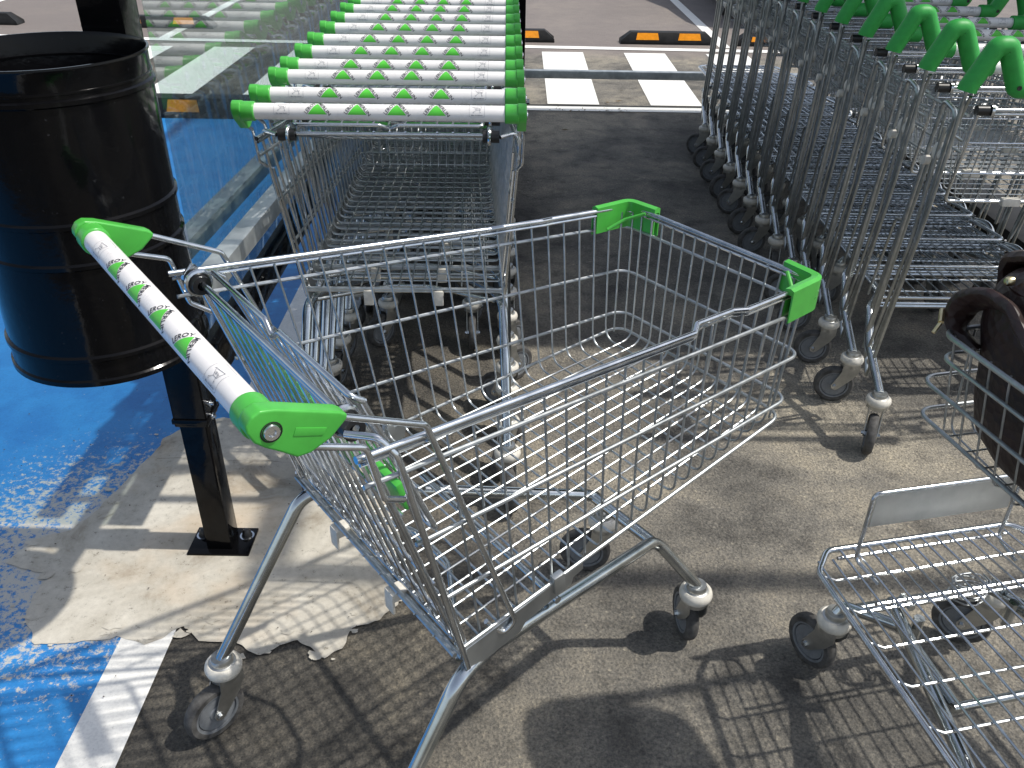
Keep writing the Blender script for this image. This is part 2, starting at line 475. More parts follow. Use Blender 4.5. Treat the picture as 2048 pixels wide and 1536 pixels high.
def make_trolley(name):
    t = empty(name)
    # handle -------------------------------------------------
    hb = MB(); hb.tube([(0, -.2535, 0), (0, .2535, 0)], HR, 32)
    h = hb.build('handle', M['white'], t, loc=(0, 0, 1.008))
    for u in (-.122, -.044, .034, .112): logo(h, u)
    pictogram(h, -.192, 'Max waga dziecka', '15 kg')
    pictogram(h, .192, 'Max obciążenie', '130 kg')
    for s in (-1, 1):
        mb = MB()
        mb.lathe([(.0158, s * .247), (.0185, s * .247), (.0190, s * .250), (.0190, s * .275), (.0, s * .275)], 28, 'Y', (0, 0, 1.008))
        poly = [(-.0195, 1.012), (-.0185, 1.019), (-.013, 1.0265), (-.004, 1.030), (.010, 1.0265), (.072, .9995), (.079, .994), (.0775, .989),
                (.060, .9745), (.038, .9665), (.024, .967), (.010, .979), (-.004, .9895), (-.014, .999)]
        mb.prism(poly, lambda u, v, s=s: Vector((u, s * .272, v)), lambda u, v, s=s: Vector((u, s * .2905, v)))
        poly2 = [(.012, 1.0155), (.066, .993), (.0555, .982), (.034, .9755), (.022, .9775), (.016, .988)]
        cp = mb.build('handle_cap', M['green'], t, bevel=.0028, seg=3)
        b2 = MB(); b2.prism([(.026, 1.0005), (.056, .9885), (.0515, .9815), (.0225, .9925)], lambda u, v, s=s: Vector((u, s * .2900, v)), lambda u, v, s=s: Vector((u, s * .2912, v)))
        b2.build('raised_mark', M['green'], cp, bevel=.0004)
        b3 = MB(); b3.lathe([(0, s * .2913), (.003, s * .2913), (.004, s * .2932), (.0075, s * .2932), (.009, s * .2905), (.009, s * .288)], 18, 'Y', (.003, 0, 1.005))
        b3.build('bolt', M['rod'], cp)
        b4 = MB(); b4.lathe([(.009, s * .2903), (.0098, s * .2912), (.0108, s * .2909)], 20, 'Y', (.003, 0, 1.005))
        b4.build('bolt_seat', M['bush'], cp)
    # rim ----------------------------------------------------
    rim = MB()
    xs = [.088, .637, .655, .738, .765, .90]
    jog = {.655: -.0115, .738: -.0115, .765: -.004, .90: -.004}
    left = [(x, side_y(x, rim_z(x)) + jog.get(x, 0), rim_z(x)) for x in xs]
    fc = (.958, side_y(.958, .865), .865)
    path = left + [fc] + [(fc[0], -fc[1], fc[2])] + [(x, -y, z) for x, y, z in reversed(left)]
    rim.tube(fillet(path, .010, 4), .0046, 10)
    low = []
    for x, y, z in left: low.append((x + .004, y - .001, z - .0085))
    path = low + [(fc[0] - .002, fc[1] - .001, fc[2] - .0085), (fc[0] - .002, -fc[1] + .001, fc[2] - .0085)] + [(x, -y, z) for x, y, z in reversed(low)]
    rim.tube(fillet(path, .03, 4), .0028, 8)
    rim.build('top_rim', M['rod'], t)
    # basket wires -------------------------------------------
    bk = MB()
    rings = [((.094, .890), (.955, .824)), ((.158, .769), (.957, .731)), ((.200, .649), (.955, .640)), ((.233, .531), (.948, .606))]
    for (xr, zr), (xf, zf) in rings:
        yr = side_y(xr, zr) + .002; yf = side_y(xf, zf) + .004
        bk.tube(fillet([(xr, yr, zr), (xf, yf, zf), (xf, -yf, zf), (xr, -yr, zr)], .035, 6), .0031, 8)
    n = 20
    wr = .0020
    for i in range(n):
        f = i / (n - 1); xt = .205 + (.905 - .205) * f
        xb = xt + .062 * (1 - f)
        zf = .520 + (xb - .233) * .114
        zt = rim_z(xt) - .006
        yt = side_y(xt, zt) - .004; yb = side_y(xb, zf) - .004
        rr = .012 + .02 * f
        bk.tube(fillet([(xt, yt, zt), (xb, yb, zf - .004), (xb, -yb, zf - .004), (xt, -yt, zt)], rr, 4), wr, 6)
    n = 14
    for i in range(n):
        y = (-1 + 2 * i / (n - 1))
        yt = y * .178; yb = y * .165; yr = y * .205
        bk.tube(fillet([(.953, yt, .858), (.942, yb, .598), (.236, yr, .519)], .03, 4), wr, 6)
    # short corner wires in front
    for s in (-1, 1):
        bk.tube([(.952, s * .202, .858), (.944, s * .188, .606)], wr, 6)
        bk.tube([(.934, s * .214, .858), (.925, s * .200, .604)], wr, 6)
    # rear sill double rods
    for dz, dx in ((0, 0), (.012, -.012)):
        bk.tube([(.232 + dx, -.245, .507 + dz), (.232 + dx, .245, .507 + dz)], .0042, 8)
    for i in range(9): bk.tube([(.214, -.2 + i * .05, .522), (.240, -.2 + i * .05, .503)], .0016, 6)
    bk.build('basket', M['wire'], t)
    # side frames --------------------------------------------
    for s in (-1, 1):
        fr = MB()
        fr.tube(fillet([(.055, s * .283, .999), (.170, s * .281, .940), (.318, s * .252, .530), (.300, s * .248, .512), (.276, s * .240, .545)], .014, 5), .0040, 10)
        fr.tube(fillet([(.030, s * .284, .974), (.096, s * .287, .946), (.112, s * .286, .872), (.140, s * .277, .852)], .013, 5), .0038, 10)
        fr.tube(fillet([(.098, s * .238, .934), (.120, s * .268, .937), (.134, s * .280, .915), (.238, s * .250, .488)], .012, 5), .0044, 10)
        fr.tube(fillet([(.150, s * .268, .846), (.246, s * .242, .500)], .012, 5), .0036, 8)
        fr.build('side_frame', M['rod'], t)
        pl = MB()
        poly = [(.234, .527), (.455, .556), (.458, .538), (.438, .533), (.435, .520), (.345, .502), (.335, .488), (.25, .474), (.240, .480)]
        pl.prism(poly, lambda u, v, s=s: Vector((u, s * (side_y(u, v) + .003), v)), lambda u, v, s=s: Vector((u, s * (side_y(u, v) + .0055), v)))
        p = pl.build('side_plate', M['plate'], t, bevel=.0008, seg=1)
        cl = MB(); cl.box((.405, s * (side_y(.405, .545) + .0045), .544), (.020, .012, .034), Matrix.Rotation(-.12, 3, 'Y'))
        cl.build('plate_clip', M['plate'], p, bevel=.002)
        # front corner guard
        g = MB()
        A = [(.872, side_y(.872, .86)), (.952, side_y(.952, .86)), (.958, .150)]
        base = fillet([(A[0][0], A[0][1], 0), (A[1][0] + .006, A[1][1] + .000, 0), (A[2][0] + .006, A[2][1], 0)], .022, 6)
        sec = [(-.0075, .872), (-.0075, .877), (.002, .8795), (.0085, .876), (.0085, .822), (.0062, .820), (.0055, .868), (-.0040, .869), (-.0045, .826), (-.0075, .826)]
        vs = []; k = len(sec)
        for i, p in enumerate(base):
            q0 = base[max(i - 1, 0)]; q1 = base[min(i + 1, len(base) - 1)]
            d = (q1 - q0).normalized(); nn = Vector((-d.y, d.x, 0))
            if nn.dot(Vector((1, 1, 0))) < 0: nn = -nn
            for off, z in sec: vs.append(Vector((p.x + nn.x * off, s * (p.y + nn.y * off), z)))
        fs = []
        for i in range(len(base) - 1):
            for j in range(k): fs.append((i * k + j, i * k + (j + 1) % k, (i + 1) * k + (j + 1) % k, (i + 1) * k + j))
        fs.append(tuple(range(k))); fs.append(tuple((len(base) - 1) * k + j for j in range(k)))
        g.add(vs, fs)
        # moulded rib inside the corner
        g.tube([(.890, s * .2065, .834), (.925, s * .196, .850), (.9475, s * .165, .866)], .0035, 8)
        g.build('corner_guard', M['green'], t)
    # gate with folded child seat ------------------------------
    gate = empty('gate', (.112, 0, .934), parent=t)
    gate.name = 'gate'
    ang0 = math.atan2(.125, .43)
    def G(x, y, z): return Vector((x, y, z))        # gate frame: hangs along -Z, +X towards the basket
    gm = MB()
    for dz in (0, -.010): gm.tube([G(.0, -.236, dz), G(0, .236, dz)], .0042, 10)
    gm.tube(fillet([G(0, .232, 0), G(.004, .226, -.44), G(.004, -.226, -.44), G(0, -.232, 0)], .02, 5), .0040, 10)
    for i in range(13):
        y = -.204 + i * .034
        gm.tube([G(.004, y, -.006), G(.005, y, -.435)], .0030, 6)
    for z in (-.16, -.30, -.40): gm.tube([G(.008, -.228, z), G(.008, .228, z)], .0027, 8)
    gate_m = gm.build('gate_frame', M['rod'], gate)
    sm = MB()
    sm.tube(fillet([G(.03, .20, -.005), G(.018, .20, .012), G(.018, .02, .012), G(.012, .0, -.004), G(.018, -.02, .012), G(.018, -.20, .012), G(.03, -.20, -.005)], .012, 4), .0040, 10)
    sm.tube(fillet([G(.028, .20, .0), G(.050, .195, -.26), G(.050, -.195, -.26), G(.028, -.20, .0)], .02, 5), .0036, 8)
    for i in range(11):
        y = -.17 + i * .034
        sm.tube(fillet([G(.018, y, .010), G(.030, y, -.03), G(.050, y, -.258)], .02, 3), .0026, 6)
    for z, x in ((-.08, .038), (-.17, .046)): sm.tube([G(x, -.197, z), G(x, .197, z)], .0026, 8)
    sm.build('child_seat', M['rod'], gate)
    for y0, y1 in ((-.205, -.02), (.02, .205)):
        fl = MB(); fl.box((.026, (y0 + y1) / 2, -.160), (.011, y1 - y0, .046)); fl.build('seat_flap', M['green'], gate, bevel=.004)
    gate.rotation_euler[1] = -ang0
    for s in (-1, 1):
        bz = MB(); bz.lathe([(.0065, s * .200), (.0135, s * .200), (.0135, s * .236), (.0065, s * .236)], 16, 'Y', (.110, 0, .932))
        o = bz.build('hinge_bush', M['bush'], t)
        rg = MB(); pts = [(.110 + .0165 * math.cos(a), s * .214, .932 + .0165 * math.sin(a)) for a in [k * PI / 8 for k in range(16)]]
        rg.tube(pts, .0042, 8, closed=True); rg.build('hinge_ring', M['rod'], o)
    for y in (-.085, .09):
        c = MB(); c.box((.222, y, .508), (.026, .024, .016)); c.box((.211, y, .494), (.005, .024, .034))
        c.build('sill_clip', M['cream'], t, bevel=.003)
    # chassis ------------------------------------------------
    ch = MB()
    for s in (-1, 1):
        ch.tube(fillet([(.033, s * .2607, .172), (.228, s * .247, .478), (.300, s * .225, .470), (.800, s * .086, .302), (.882, s * .1415, .172)], .075, 8), .0122, 16)
    ch.tube([(.792, -.082, .300), (.792, .082, .300)], .0115, 14)
    ch.tube([(.445, -.20, .448), (.445, .20, .448)], .0065, 10)
    ch.tube(fillet([(.24, -.225, .478), (.34, -.05, .470), (.34, .05, .470), (.24, .225, .478)], .06, 6), .0055, 10)
    ch.build('chassis', M['tube'], t)
    return t

def add_casters(t, spec):
    for (x, y), a in spec: caster(t, x, y, a)

# world layout of the loose trolley
YAW = R(37.906)
main = make_trolley('shopping_trolley')
main.location = (-.3963, .8610, 0); main.rotation_euler[2] = YAW
def swivel(world_deg, yaw=YAW): return R(world_deg) - yaw + PI     # trail direction given in world degrees
REAR, FRONT = (.033, .2607), (.882, .1415)
add_casters(main, [(REAR, swivel(-132)), ((REAR[0], -REAR[1]), swivel(-60)), (FRONT, swivel(172)), ((FRONT[0], -FRONT[1]), swivel(97))])
tag(main, 'loose empty shopping trolley in the foreground standing skewed on bare asphalt', 'shopping trolley')

def kids(o): return [c for c in bpy.data.objects if c.parent == o]
KID = {}
def snapshot(root):
    d = {}
    for c in bpy.data.objects:
        if c.parent: d.setdefault(c.parent.name, []).append(c)
    return d
def copy_tree(o, d, parent=None):
    c = o.copy(); COL.objects.link(c)
    if parent: c.parent = parent
    for ch in d.get(o.name, []): copy_tree(ch, d, c)
    return c

HANDLE_MAIN = [c for c in bpy.data.objects if c.parent == main and c.name.startswith('handle') and 'cap' not in c.name][0]
# nested row on the left ---------------------------------------------------
d = snapshot(main)
ys = [1.735, 1.872, 2.045, 2.163, 2.328, 2.492, 2.675, 2.853, 3.03, 3.19, 3.35, 3.51, 3.68, 3.85, 4.01, 4.17, 4.33, 4.49]
ORD = ['nearest', 'second', 'third', 'fourth', 'fifth', 'sixth', 'seventh', 'eighth', 'ninth', 'tenth', 'eleventh', 'twelfth', 'thirteenth', 'fourteenth', 'fifteenth', 'sixteenth', 'seventeenth', 'farthest']
rnd = random.Random(3)
rowL = []
for i, y in enumerate(ys):
    c = copy_tree(main, d)
    c.location = (-.269 - .0125 * (y - 1.7), y, 0); c.rotation_euler[2] = PI / 2 + R(.8) + rnd.uniform(-.003, .003)
    c['label'] = {0: 'nearest trolley of the nested row beside the glass panel, its child gate pushed up',
                  17: 'farthest trolley at the far end of the nested row beside the glass panel'}.get(i, '%s trolley from the front of the nested row beside the glass panel' % ORD[i])
    c['group'] = 'trolleys nested in the row beside the glass'
    for ch in kids(c):
        if ch.name.startswith('gate'): ch.rotation_euler[1] = -R(16.2) - R(57 + rnd.uniform(-1, 1))
        if ch.name.startswith('caster'):
            front = ch.location.x > .5
            a = rnd.choice([rnd.uniform(-120, -60), rnd.uniform(-170, -20), rnd.uniform(20, 160)])
            ch.rotation_euler[2] = R(a) - PI / 2 + PI
    rowL.append(c)

HANDLE_MAIN.rotation_euler[1] = R(16)
# ---------------------------------------------------------------- platform trolley with small basket
def make_platform(name):
    t = empty(name)
    hb = MB(); hb.tube([(0, -.200, 0), (0, .200, 0)], HR, 32)
    h = hb.build('handle', M['white'], t, loc=(0, 0, 1.003))
    for u in (-.075, -.025, .025, .075): logo(h, u * 1.25)
    pictogram(h, -.158, 'Max waga dziecka', '15 kg'); pictogram(h, .158, 'Max obciążenie', '130 kg')
    for s in (-1, 1):
        g = MB()
        P = fillet([(.0, s * .354, .996), (.0, s * .352, 1.006), (.0, s * .312, 1.094), (.002, s * .285, 1.094), (.0, s * .240, 1.003), (.0, s * .192, 1.003)], .013, 5)
        g.tube(P, .0225, 16)
        gr = g.build('side_grip', M['green_matt'], t)
        sc = MB(); sc.lathe([(0, -.0222), (.0055, -.0228), (.0055, -.010)], 12, 'X', (0, s * .246, 1.008)); sc.build('screw', M['bush'], gr)
    # side frames
    for s in (-1, 1):
        f = MB()
        f.tube(fillet([(.004, s * .352, .998), (.010, s * .350, .90), (.030, s * .349, .70), (.100, s * .352, .23), (.118, s * .353, .158)], .03, 4), .0050, 8)
        f.tube(fillet([(-.010, s * .345, .985), (.055, s * .330, .88), (.060, s * .300, .865)], .02, 4), .0038, 8)
        f.tube(fillet([(.118, s * .353, .158), (.185, s * .352, .25), (.120, s * .350, .80), (.103, s * .348, .952), (.030, s * .348, .940), (.040, s * .347, .88), (.055, s * .348, .60), (.140, s * .348, .18)], .02, 4), .0054, 8)
        f.tube(fillet([(.195, s * .345, .21), (.150, s * .338, .62), (.128, s * .334, .80), (.10, s * .31, .90)], .02, 4), .0056, 8)
        f.tube([(.052, s * .3555, .90), (.064, s * .3555, .60), (.150, s * .3555, .20)], .0048, 8)
        f.tube([(.118, s * .330, .92), (.135, s * .322, .70)], .0040, 8)
        f.tube([(.215, s * .343, .33), (.170, s * .336, .66), (.150, s * .330, .88)], .0050, 8)
        f.tube(fillet([(.150, s * .335, .62), (.235, s * .330, .60), (.300, s * .325, .335)], .03, 4), .0042, 8)
        f.build('side_frame', M['rod_shaded'], t)
        ro = MB(); ro.lathe([(0, s * .325), (.020, s * .325), (.022, s * .331), (.022, s * .352), (.016, s * .357), (0, s * .357)], 20, 'Y', (.066, 0, .836)); ro.build('roller', M['cream'], t)
        ro = MB(); ro.lathe([(0, s * .352), (.012, s * .352), (.012, s * .366), (0, s * .366)], 16, 'Y', (.095, 0, .806)); ro.build('small_roller', M['cream'], t)
    # basket
    bk = MB(); w0, w1 = .292, .240
    def by(x, z): return w0 - (w0 - w1) * (x - .05) / .75 - (.87 - z) * .20
    for z, ex, r in ((.895, 0, .0042), (.855, 0, .0030), (.800, .028, .0032), (.738, .030, .0032)):
        zr = z + .03; xf = .790 + ex; 
        bk.tube(fillet([(.06, by(.06, zr), zr), (xf, by(xf, z) + ex * .3, z - .02), (xf, -by(xf, z) - ex * .3, z - .02), (.06, -by(.06, zr), zr)], .035, 6), r, 8)
    for i in range(17):
        x = .11 + i * .041; zb = .700 - .0 * i; zt = .925 - (x - .06) * .065
        y0 = by(x, zt) - .003; y1 = by(x, zb) - .003
        bk.tube(fillet([(x, y0, zt), (x, y1, zb), (x, -y1, zb), (x, -y0, zt)], .018, 4), .0017, 6)
    for i in range(11):
        y = -.19 + i * .038
        bk.tube(fillet([(.788, y, .872), (.785, y * .94, .697), (.085, y * 1.15, .697)], .02, 4), .0017, 6)
    bk.build('basket', M['wire'], t)
    gt = MB()
    for dz in (0, -.010): gt.tube([(.048, -.27, .942 + dz), (.048, .27, .942 + dz)], .0045, 10)
    gt.tube(fillet([(.045, .288, .935), (.085, .288, .703), (.085, -.288, .703), (.045, -.288, .935)], .016, 5), .0045, 10)
    for i in range(14): gt.tube([(.048, -.247 + i * .038, .935), (.085, -.247 + i * .038, .704)], .0018, 6)
    for z, x in ((.86, .058), (.78, .071)): gt.tube([(x, -.285, z), (x, .285, z)], .0024, 8)
    gg = gt.build('gate', M['rod'], t)
    for y in (-.10, .12):
        c = MB(); c.box((.083, y, .703), (.020, .046, .020)); c.build('sill_clip', M['cream'], gg, bevel=.003)
    for s in (-1, 1):
        bz = MB(); bz.lathe([(0, s * .262), (.0125, s * .262), (.0125, s * .292), (0, s * .292)], 16, 'Y', (.050, 0, .940)); o = bz.build('hinge_bush', M['bush'], t)
        rg = MB(); rg.lathe([(.006, s * .254), (.017, s * .254), (.017, s * .261), (.006, s * .261)], 18, 'Y', (.050, 0, .940)); rg.build('hinge_ring', M['rod'], o)
    # deck
    dk = MB()
    def dz(x): return .338 - (x - .27) * .060
    W0, W1 = .292, .248
    def dw(x): return W0 - (W0 - W1) * (x - .27) / .68
    L = [(.27, W0, dz(.27)), (.90, dw(.90), dz(.90)), (.955, dw(.95) - .045, dz(.955))]
    per = L + [(x, -y, z) for x, y, z in reversed(L)]
    dk.tube(fillet(per + [per[0]], .035, 5)[:-1], .0062, 10, closed=True)
    for k, (dx, r) in enumerate(((.010, .0040), (.022, .0034))):
        dk.tube([(.27 + dx, -W0, dz(.27) - .022 - k * .016), (.27 + dx, W0, dz(.27) - .022 - k * .016)], r, 8)
    for s in (-1, 1): dk.tube([(.27, s * W0, dz(.27)), (.30, s * (W0 - .002), dz(.27) - .040)], .004, 8)
    n = 17
    for i in range(n):
        f = -1 + 2 * i / (n - 1)
        xe = .952 if abs(f) < .86 else .925
        dk.tube([(.272, f * (W0 - .008), dz(.27) + .003), (xe, f * (W1 - .010), dz(xe) + .003)], .0024, 6)
    for x in (.33, .43, .53, .62, .705, .79, .875): 
        w = dw(x) - .004
        dk.tube(fillet([(x + .012, w, dz(x)), (x, w - .02, dz(x) - .003), (x, -w + .02, dz(x) - .003), (x + .012, -w, dz(x))], .008, 3), .0030, 8)
    for x in (.935, .805): dk.tube([(x, -.19, dz(x) - .006), (x, .19, dz(x) - .006)], .0038, 8)
    dk.build('deck', M['rod'], t)
    # chassis
    ch = MB()
    for s in (-1, 1):
        ch.tube(fillet([(-.005, s * .360, .172), (.155, s * .349, .240), (.245, s * .335, .318), (.36, s * .27, .298), (.86, s * .105, .235)], .06, 6), .0125, 14)
        ch.tube(fillet([(.60, s * .16, .262), (.80, s * .125, .235), (.905, s * .170, .190), (.905, s * .182, .172)], .04, 5), .0115, 14)
    ch.tube([(.885, -.155, .198), (.885, .155, .198)], .0115, 14)
    ch.tube([(.30, -.275, .300), (.30, .275, .300)], .0100, 12)
    ch.tube([(.60, -.170, .268), (.60, .170, .268)], .0080, 12)
    for s in (-1, 1):
        ch.lathe([(0, .205), (.010, .205), (.010, .262), (0, .262)], 8, 'Z', (.79, s * .10, 0))
        ch.lathe([(0, -.016), (.008, -.016), (.008, .016), (0, .016)], 6, 'X', (.83, s * .10, .262))
    ch.build('chassis', M['tube'], t)
    co = MB(); pts = []
    for k in range(70):
        a = k * .62; pts.append((.845 + .026 * math.cos(a) + .004 * math.sin(k), -.045 + .034 * math.sin(a), .236 + .0006 * k))
    co.tube(pts, .0018, 6); co.build('lock_cable', M['wire'], t)
    return t

plat = make_platform('platform_trolley')
spec0 = [((-.008, .360), 0), ((-.008, -.360), 0), ((.905, .182), 0), ((.905, -.182), 0)]
add_casters(plat, spec0)
d = snapshot(plat)
NP = 13
rowR = []
for i in range(NP):
    c = plat if i == 0 else copy_tree(plat, d)
    y = 2.055 + .2335 * i
    c.location = (1.392 + .002 * i, y, 0); c.rotation_euler[2] = PI / 2 + rnd.uniform(-.004, .004)
    c['category'] = 'platform trolley'
    c['group'] = 'platform trolleys nested in the right hand row'
    c['label'] = 'nearest platform trolley of the nested row at right, green hooked grips and open deck' if i == 0 else \
        ('farthest platform trolley of the right row, pointed deck front reaching the crossing bar' if i == NP - 1 else '%s platform trolley from the front of the nested row at right' % ORD[i])
    cs = [k for k in kids(c) if k.name.startswith('caster')]
    for ch in cs:
        a = rnd.choice([rnd.uniform(150, 205), rnd.uniform(150, 205), rnd.uniform(-110, -60)])
        if i == 0 and ch.location.y > .3: a = -112
        if i in (1, 2) and ch.location.y > .3: a = 168
        ch.rotation_euler[2] = R(a) - PI / 2 + PI
    rowR.append(c)
# the loaded platform trolley at lower right
PY = R(102.5)
own = copy_tree(plat, d)
own.location = (1.025, .378, 0); own.rotation_euler[2] = PY
if 'group' in own: del own['group']
tag(own, 'single platform trolley at lower right, dark bag in basket, blank sign plate', 'platform trolley')
for ch in kids(own):
    if ch.name.startswith('caster'):
        front = ch.location.x > .5
        a = 118 if ch.location.y > 0 else 150
        ch.rotation_euler[2] = R(a) - PY + PI

def dkz(x): return .338 - (x - .27) * .060
hp = MB()
hp.tube(fillet([(.86, .150, dkz(.86) - .012), (.925, .158, dkz(.925) - .004), (.925, .158, .455), (.925, -.158, .455), (.925, -.158, dkz(.925) - .004), (.86, -.150, dkz(.86) - .012)], .016, 5), .0042, 10)
ho = hp.build('front_hoop', M['rod'], own)
sg = MB(); sg.box((.9255, 0, .412), (.0025, .302, .076)); sg.build('sign_plate', M['plate'], ho, bevel=.0008, seg=1)
# ---------------------------------------------------------------- leather bag in that basket
def make_bag():
    bm = MB()
    nu, nv = 56, 36
    cx, cy, cz = .560, .118, .855
    A, B, Cc = .235, .105, .155
    vs = []
    def se(c, p): return math.copysign(abs(c) ** p, c)
    for j in range(nv + 1):
        ph = -PI / 2 + PI * j / nv
        for i in range(nu):
            th = 2 * PI * i / nu
            x = A * se(math.cos(ph), .36) * se(math.cos(th), .36)
            y = B * se(math.cos(ph), .36) * se(math.sin(th), .36)
            z = Cc * se(math.sin(ph), .6)
            k0 = (z + Cc) / (2 * Cc)
            x *= .90 + .10 * k0; y *= .84 + .16 * k0
            p = Vector((x, y, z))
            k = noise.noise(p * 8) * .016 + noise.noise(p * 21) * .006 + noise.noise(Vector((p.x * 5, p.y * 5, p.z * 40))) * .003
            vs.append(Vector((cx, cy, cz)) + p + p.normalized() * k)
    fs = [(j * nu + i, j * nu + (i + 1) % nu, (j + 1) * nu + (i + 1) % nu, (j + 1) * nu + i) for j in range(nv) for i in range(nu)]
    bm.add(vs, fs)
    root = bm.build('leather_bag', M['leather'], None)
    def strap(name, path, w, th, side=(0, 1, 0), par=root, mtl='leather', wave=.004):
        s = MB(); P = fillet(path, .05, 7); n = len(P); vs = []
        for i, p in enumerate(P):
            t = (P[min(i + 1, n - 1)] - P[max(i - 1, 0)]).normalized()
            sd = Vector(side); sd = (sd - t * sd.dot(t)).normalized(); up = t.cross(sd)
            p = p + up * noise.noise(p * 30) * wave
            for k in range(12):
                a = 2 * PI * k / 12
                vs.append(p + sd * (se(math.cos(a), .5) * w / 2) + up * (se(math.sin(a), .7) * th / 2))
        fs = []
        for i in range(n - 1):
            for k in range(12): fs.append((i * 12 + k, i * 12 + (k + 1) % 12, (i + 1) * 12 + (k + 1) % 12, (i + 1) * 12 + k))
        fs += [tuple(range(12)), tuple((n - 1) * 12 + k for k in range(12))]
        s.add(vs, fs); return s.build(name, M[mtl], par)
    strap('handle', [(.765, .200, .850), (.798, .216, .875), (.798, .218, .912), (.755, .215, .945), (.690, .222, .945), (.620, .222, .900), (.575, .222, .820), (.56, .215, .74)], .046, .018, (0, .8, .6))
    strap('handle', [(.66, .12, .97), (.68, .12, 1.05), (.58, .11, 1.085), (.48, .10, 1.05), (.44, .10, .96)], .036, .014, (0, 1, 0))
    strap('flap', [(.800, .10, .900), (.790, .12, .985), (.700, .13, 1.018), (.560, .10, 1.022), (.42, .10, 1.0)], .120, .022, (0, 1, .12), wave=.012)
    # stitched piping along the top edge
    pp = MB(); pp.tube(fillet([(.780, .03, .955), (.785, .16, .955), (.74, .205, .965), (.40, .205, .965)], .06, 8), .0055, 8); pp.build('piping', M['leather'], root)
    sdz = MB()
    for c in ((.640, .223, .968), (.735, .215, .975)): sdz.lathe([(0, .004), (.0045, .003), (.0065, 0), (.0065, -.006)], 12, 'Y', c)
    sdz.build('stud', M['brass'], root)
    zp = MB(); zp.tube([(.806, .240, .900), (.788, .252, .890)], .0040, 8); zp.tube([(.79, .25, .889), (.785, .262, .876)], .003, 8); zp.build('buckle', M['brass'], root)
    root.location = own.location; root.rotation_euler[2] = PY
    tag(root, 'dark brown leather bag with brass studs slumped in the platform trolley basket', 'bag')
make_bag()

# ---------------------------------------------------------------- shelter: posts, rails, glass, roof
def post_top_z(): return 2.30
post = empty('shelter_post', (-.700, 1.585, 0))
mb = MB()
mb.box((0, 0, .19), (.060, .060, .38)); mb.box((0, 0, 1.34), (.074, .074, 1.94)); mb.build('column', M['black'], post, bevel=.004)
mb = MB(); mb.box((0, 0, .005), (.148, .096, .010)); bp = mb.build('base_plate', M['black'], post, bevel=.0015)
for sx in (-1, 1):
    mb = MB(); mb.lathe([(0, .030), (.006, .029), (.010, .024), (.0115, .012), (.013, .012), (.013, .008)], 16, 'Z', (sx * .053, .020, 0)); nb = mb.build('anchor_nut', M['bush'], bp)
    mb = MB(); mb.lathe([(.012, .0085), (.0175, .0085), (.0175, .0105), (.012, .0105)], 20, 'Z', (sx * .053, .020, 0)); mb.build('washer', M['rod'], nb)
for z in (.418, .385):
    mb = MB(); mb.lathe([(.0, .048), (.005, .048), (.005, .042), (.0085, .042), (.0085, .036), (0, .036)], 10, 'X', (0, -.012, z)); mb.build('bolt', M['rod'], post)
mb = MB(); mb.box((0, 0, .385), (.080, .080, .012)); mb.build('sleeve_collar', M['black'], post, bevel=.002)
tag(post, 'glossy black square post bolted to the pale concrete behind the hanging bin', 'post')

fp = empty('shelter_post', (.015, 6.02, 0))
mb = MB(); mb.box((0, 0, 1.15), (.075, .075, 2.30)); mb.build('column', M['black'], fp, bevel=.004)
mb = MB(); mb.box((0, 0, .004), (.15, .12, .008)); mb.build('base_plate', M['black'], fp)
tag(fp, 'black square post at the far end behind the row of green capped handles', 'post')
fp = empty('shelter_post', (-.700, 5.72, 0))
mb = MB(); mb.box((0, 0, 1.15), (.074, .074, 2.30)); mb.build('column', M['black'], fp, bevel=.004)
mb = MB(); mb.box((0, 0, .004), (.15, .12, .008)); mb.build('base_plate', M['black'], fp)
tag(fp, 'black square post at the far end of the glass panels', 'post')

gp = empty('glass_panel', (-.66, 1.63, 0))
mb = MB(); mb.box((0, 2.02, .490), (.040, 4.03, .085)); mb.build('bottom_rail', M['black'], gp, bevel=.003)
mb = MB(); mb.box((0, 2.02, 2.22), (.040, 4.03, .06)); mb.build('top_rail', M['black'], gp, bevel=.003)
mb = MB(); mb.box((0, 2.02, 1.355), (.0012, 4.03, 1.67)); mb.build('pane', M['glass'], gp, smooth=False)
tag(gp, 'clear glass side panel with black bottom rail left of the nested trolleys, reflecting their handles', 'glass panel')

rl = MB()
a, b = Vector((-.612, 1.47, .715)), Vector((-.590, 4.9, .60))
dirv = (b - a).normalized(); q = dirv.to_track_quat('Y', 'Z').to_matrix()
rl.box((a + b) / 2, (.044, (b - a).length, .044), q)
ro = rl.build('guide_rail', M['galv'], None, bevel=.004)
tag(ro, 'inner galvanised guide rail between the glass and the nested trolleys', 'rail', 'galvanised guide rails along the glass')

rl = MB()
a, b = Vector((-.722, 1.66, .712)), Vector((-.715, 4.9, .60))
q = (b - a).normalized().to_track_quat('Y', 'Z').to_matrix()
rl.box((a + b) / 2, (.044, (b - a).length, .044), q)
ro = rl.build('guide_rail', M['galv'], None, bevel=.004)
tag(ro, 'outer galvanised guide rail on the blue bay side of the glass', 'rail', 'galvanised guide rails along the glass')
br = MB(); br.box((.62, 5.935, .205), (2.62, .050, .050))
for x in (-.60, 1.86): br.box((x, 5.935, .09), (.050, .050, .18))
bo = br.build('end_stop_bar', M['galv'], None, bevel=.004)
tag(bo, 'low galvanised bar crossing the aisle in front of the zebra crossing', 'bar')

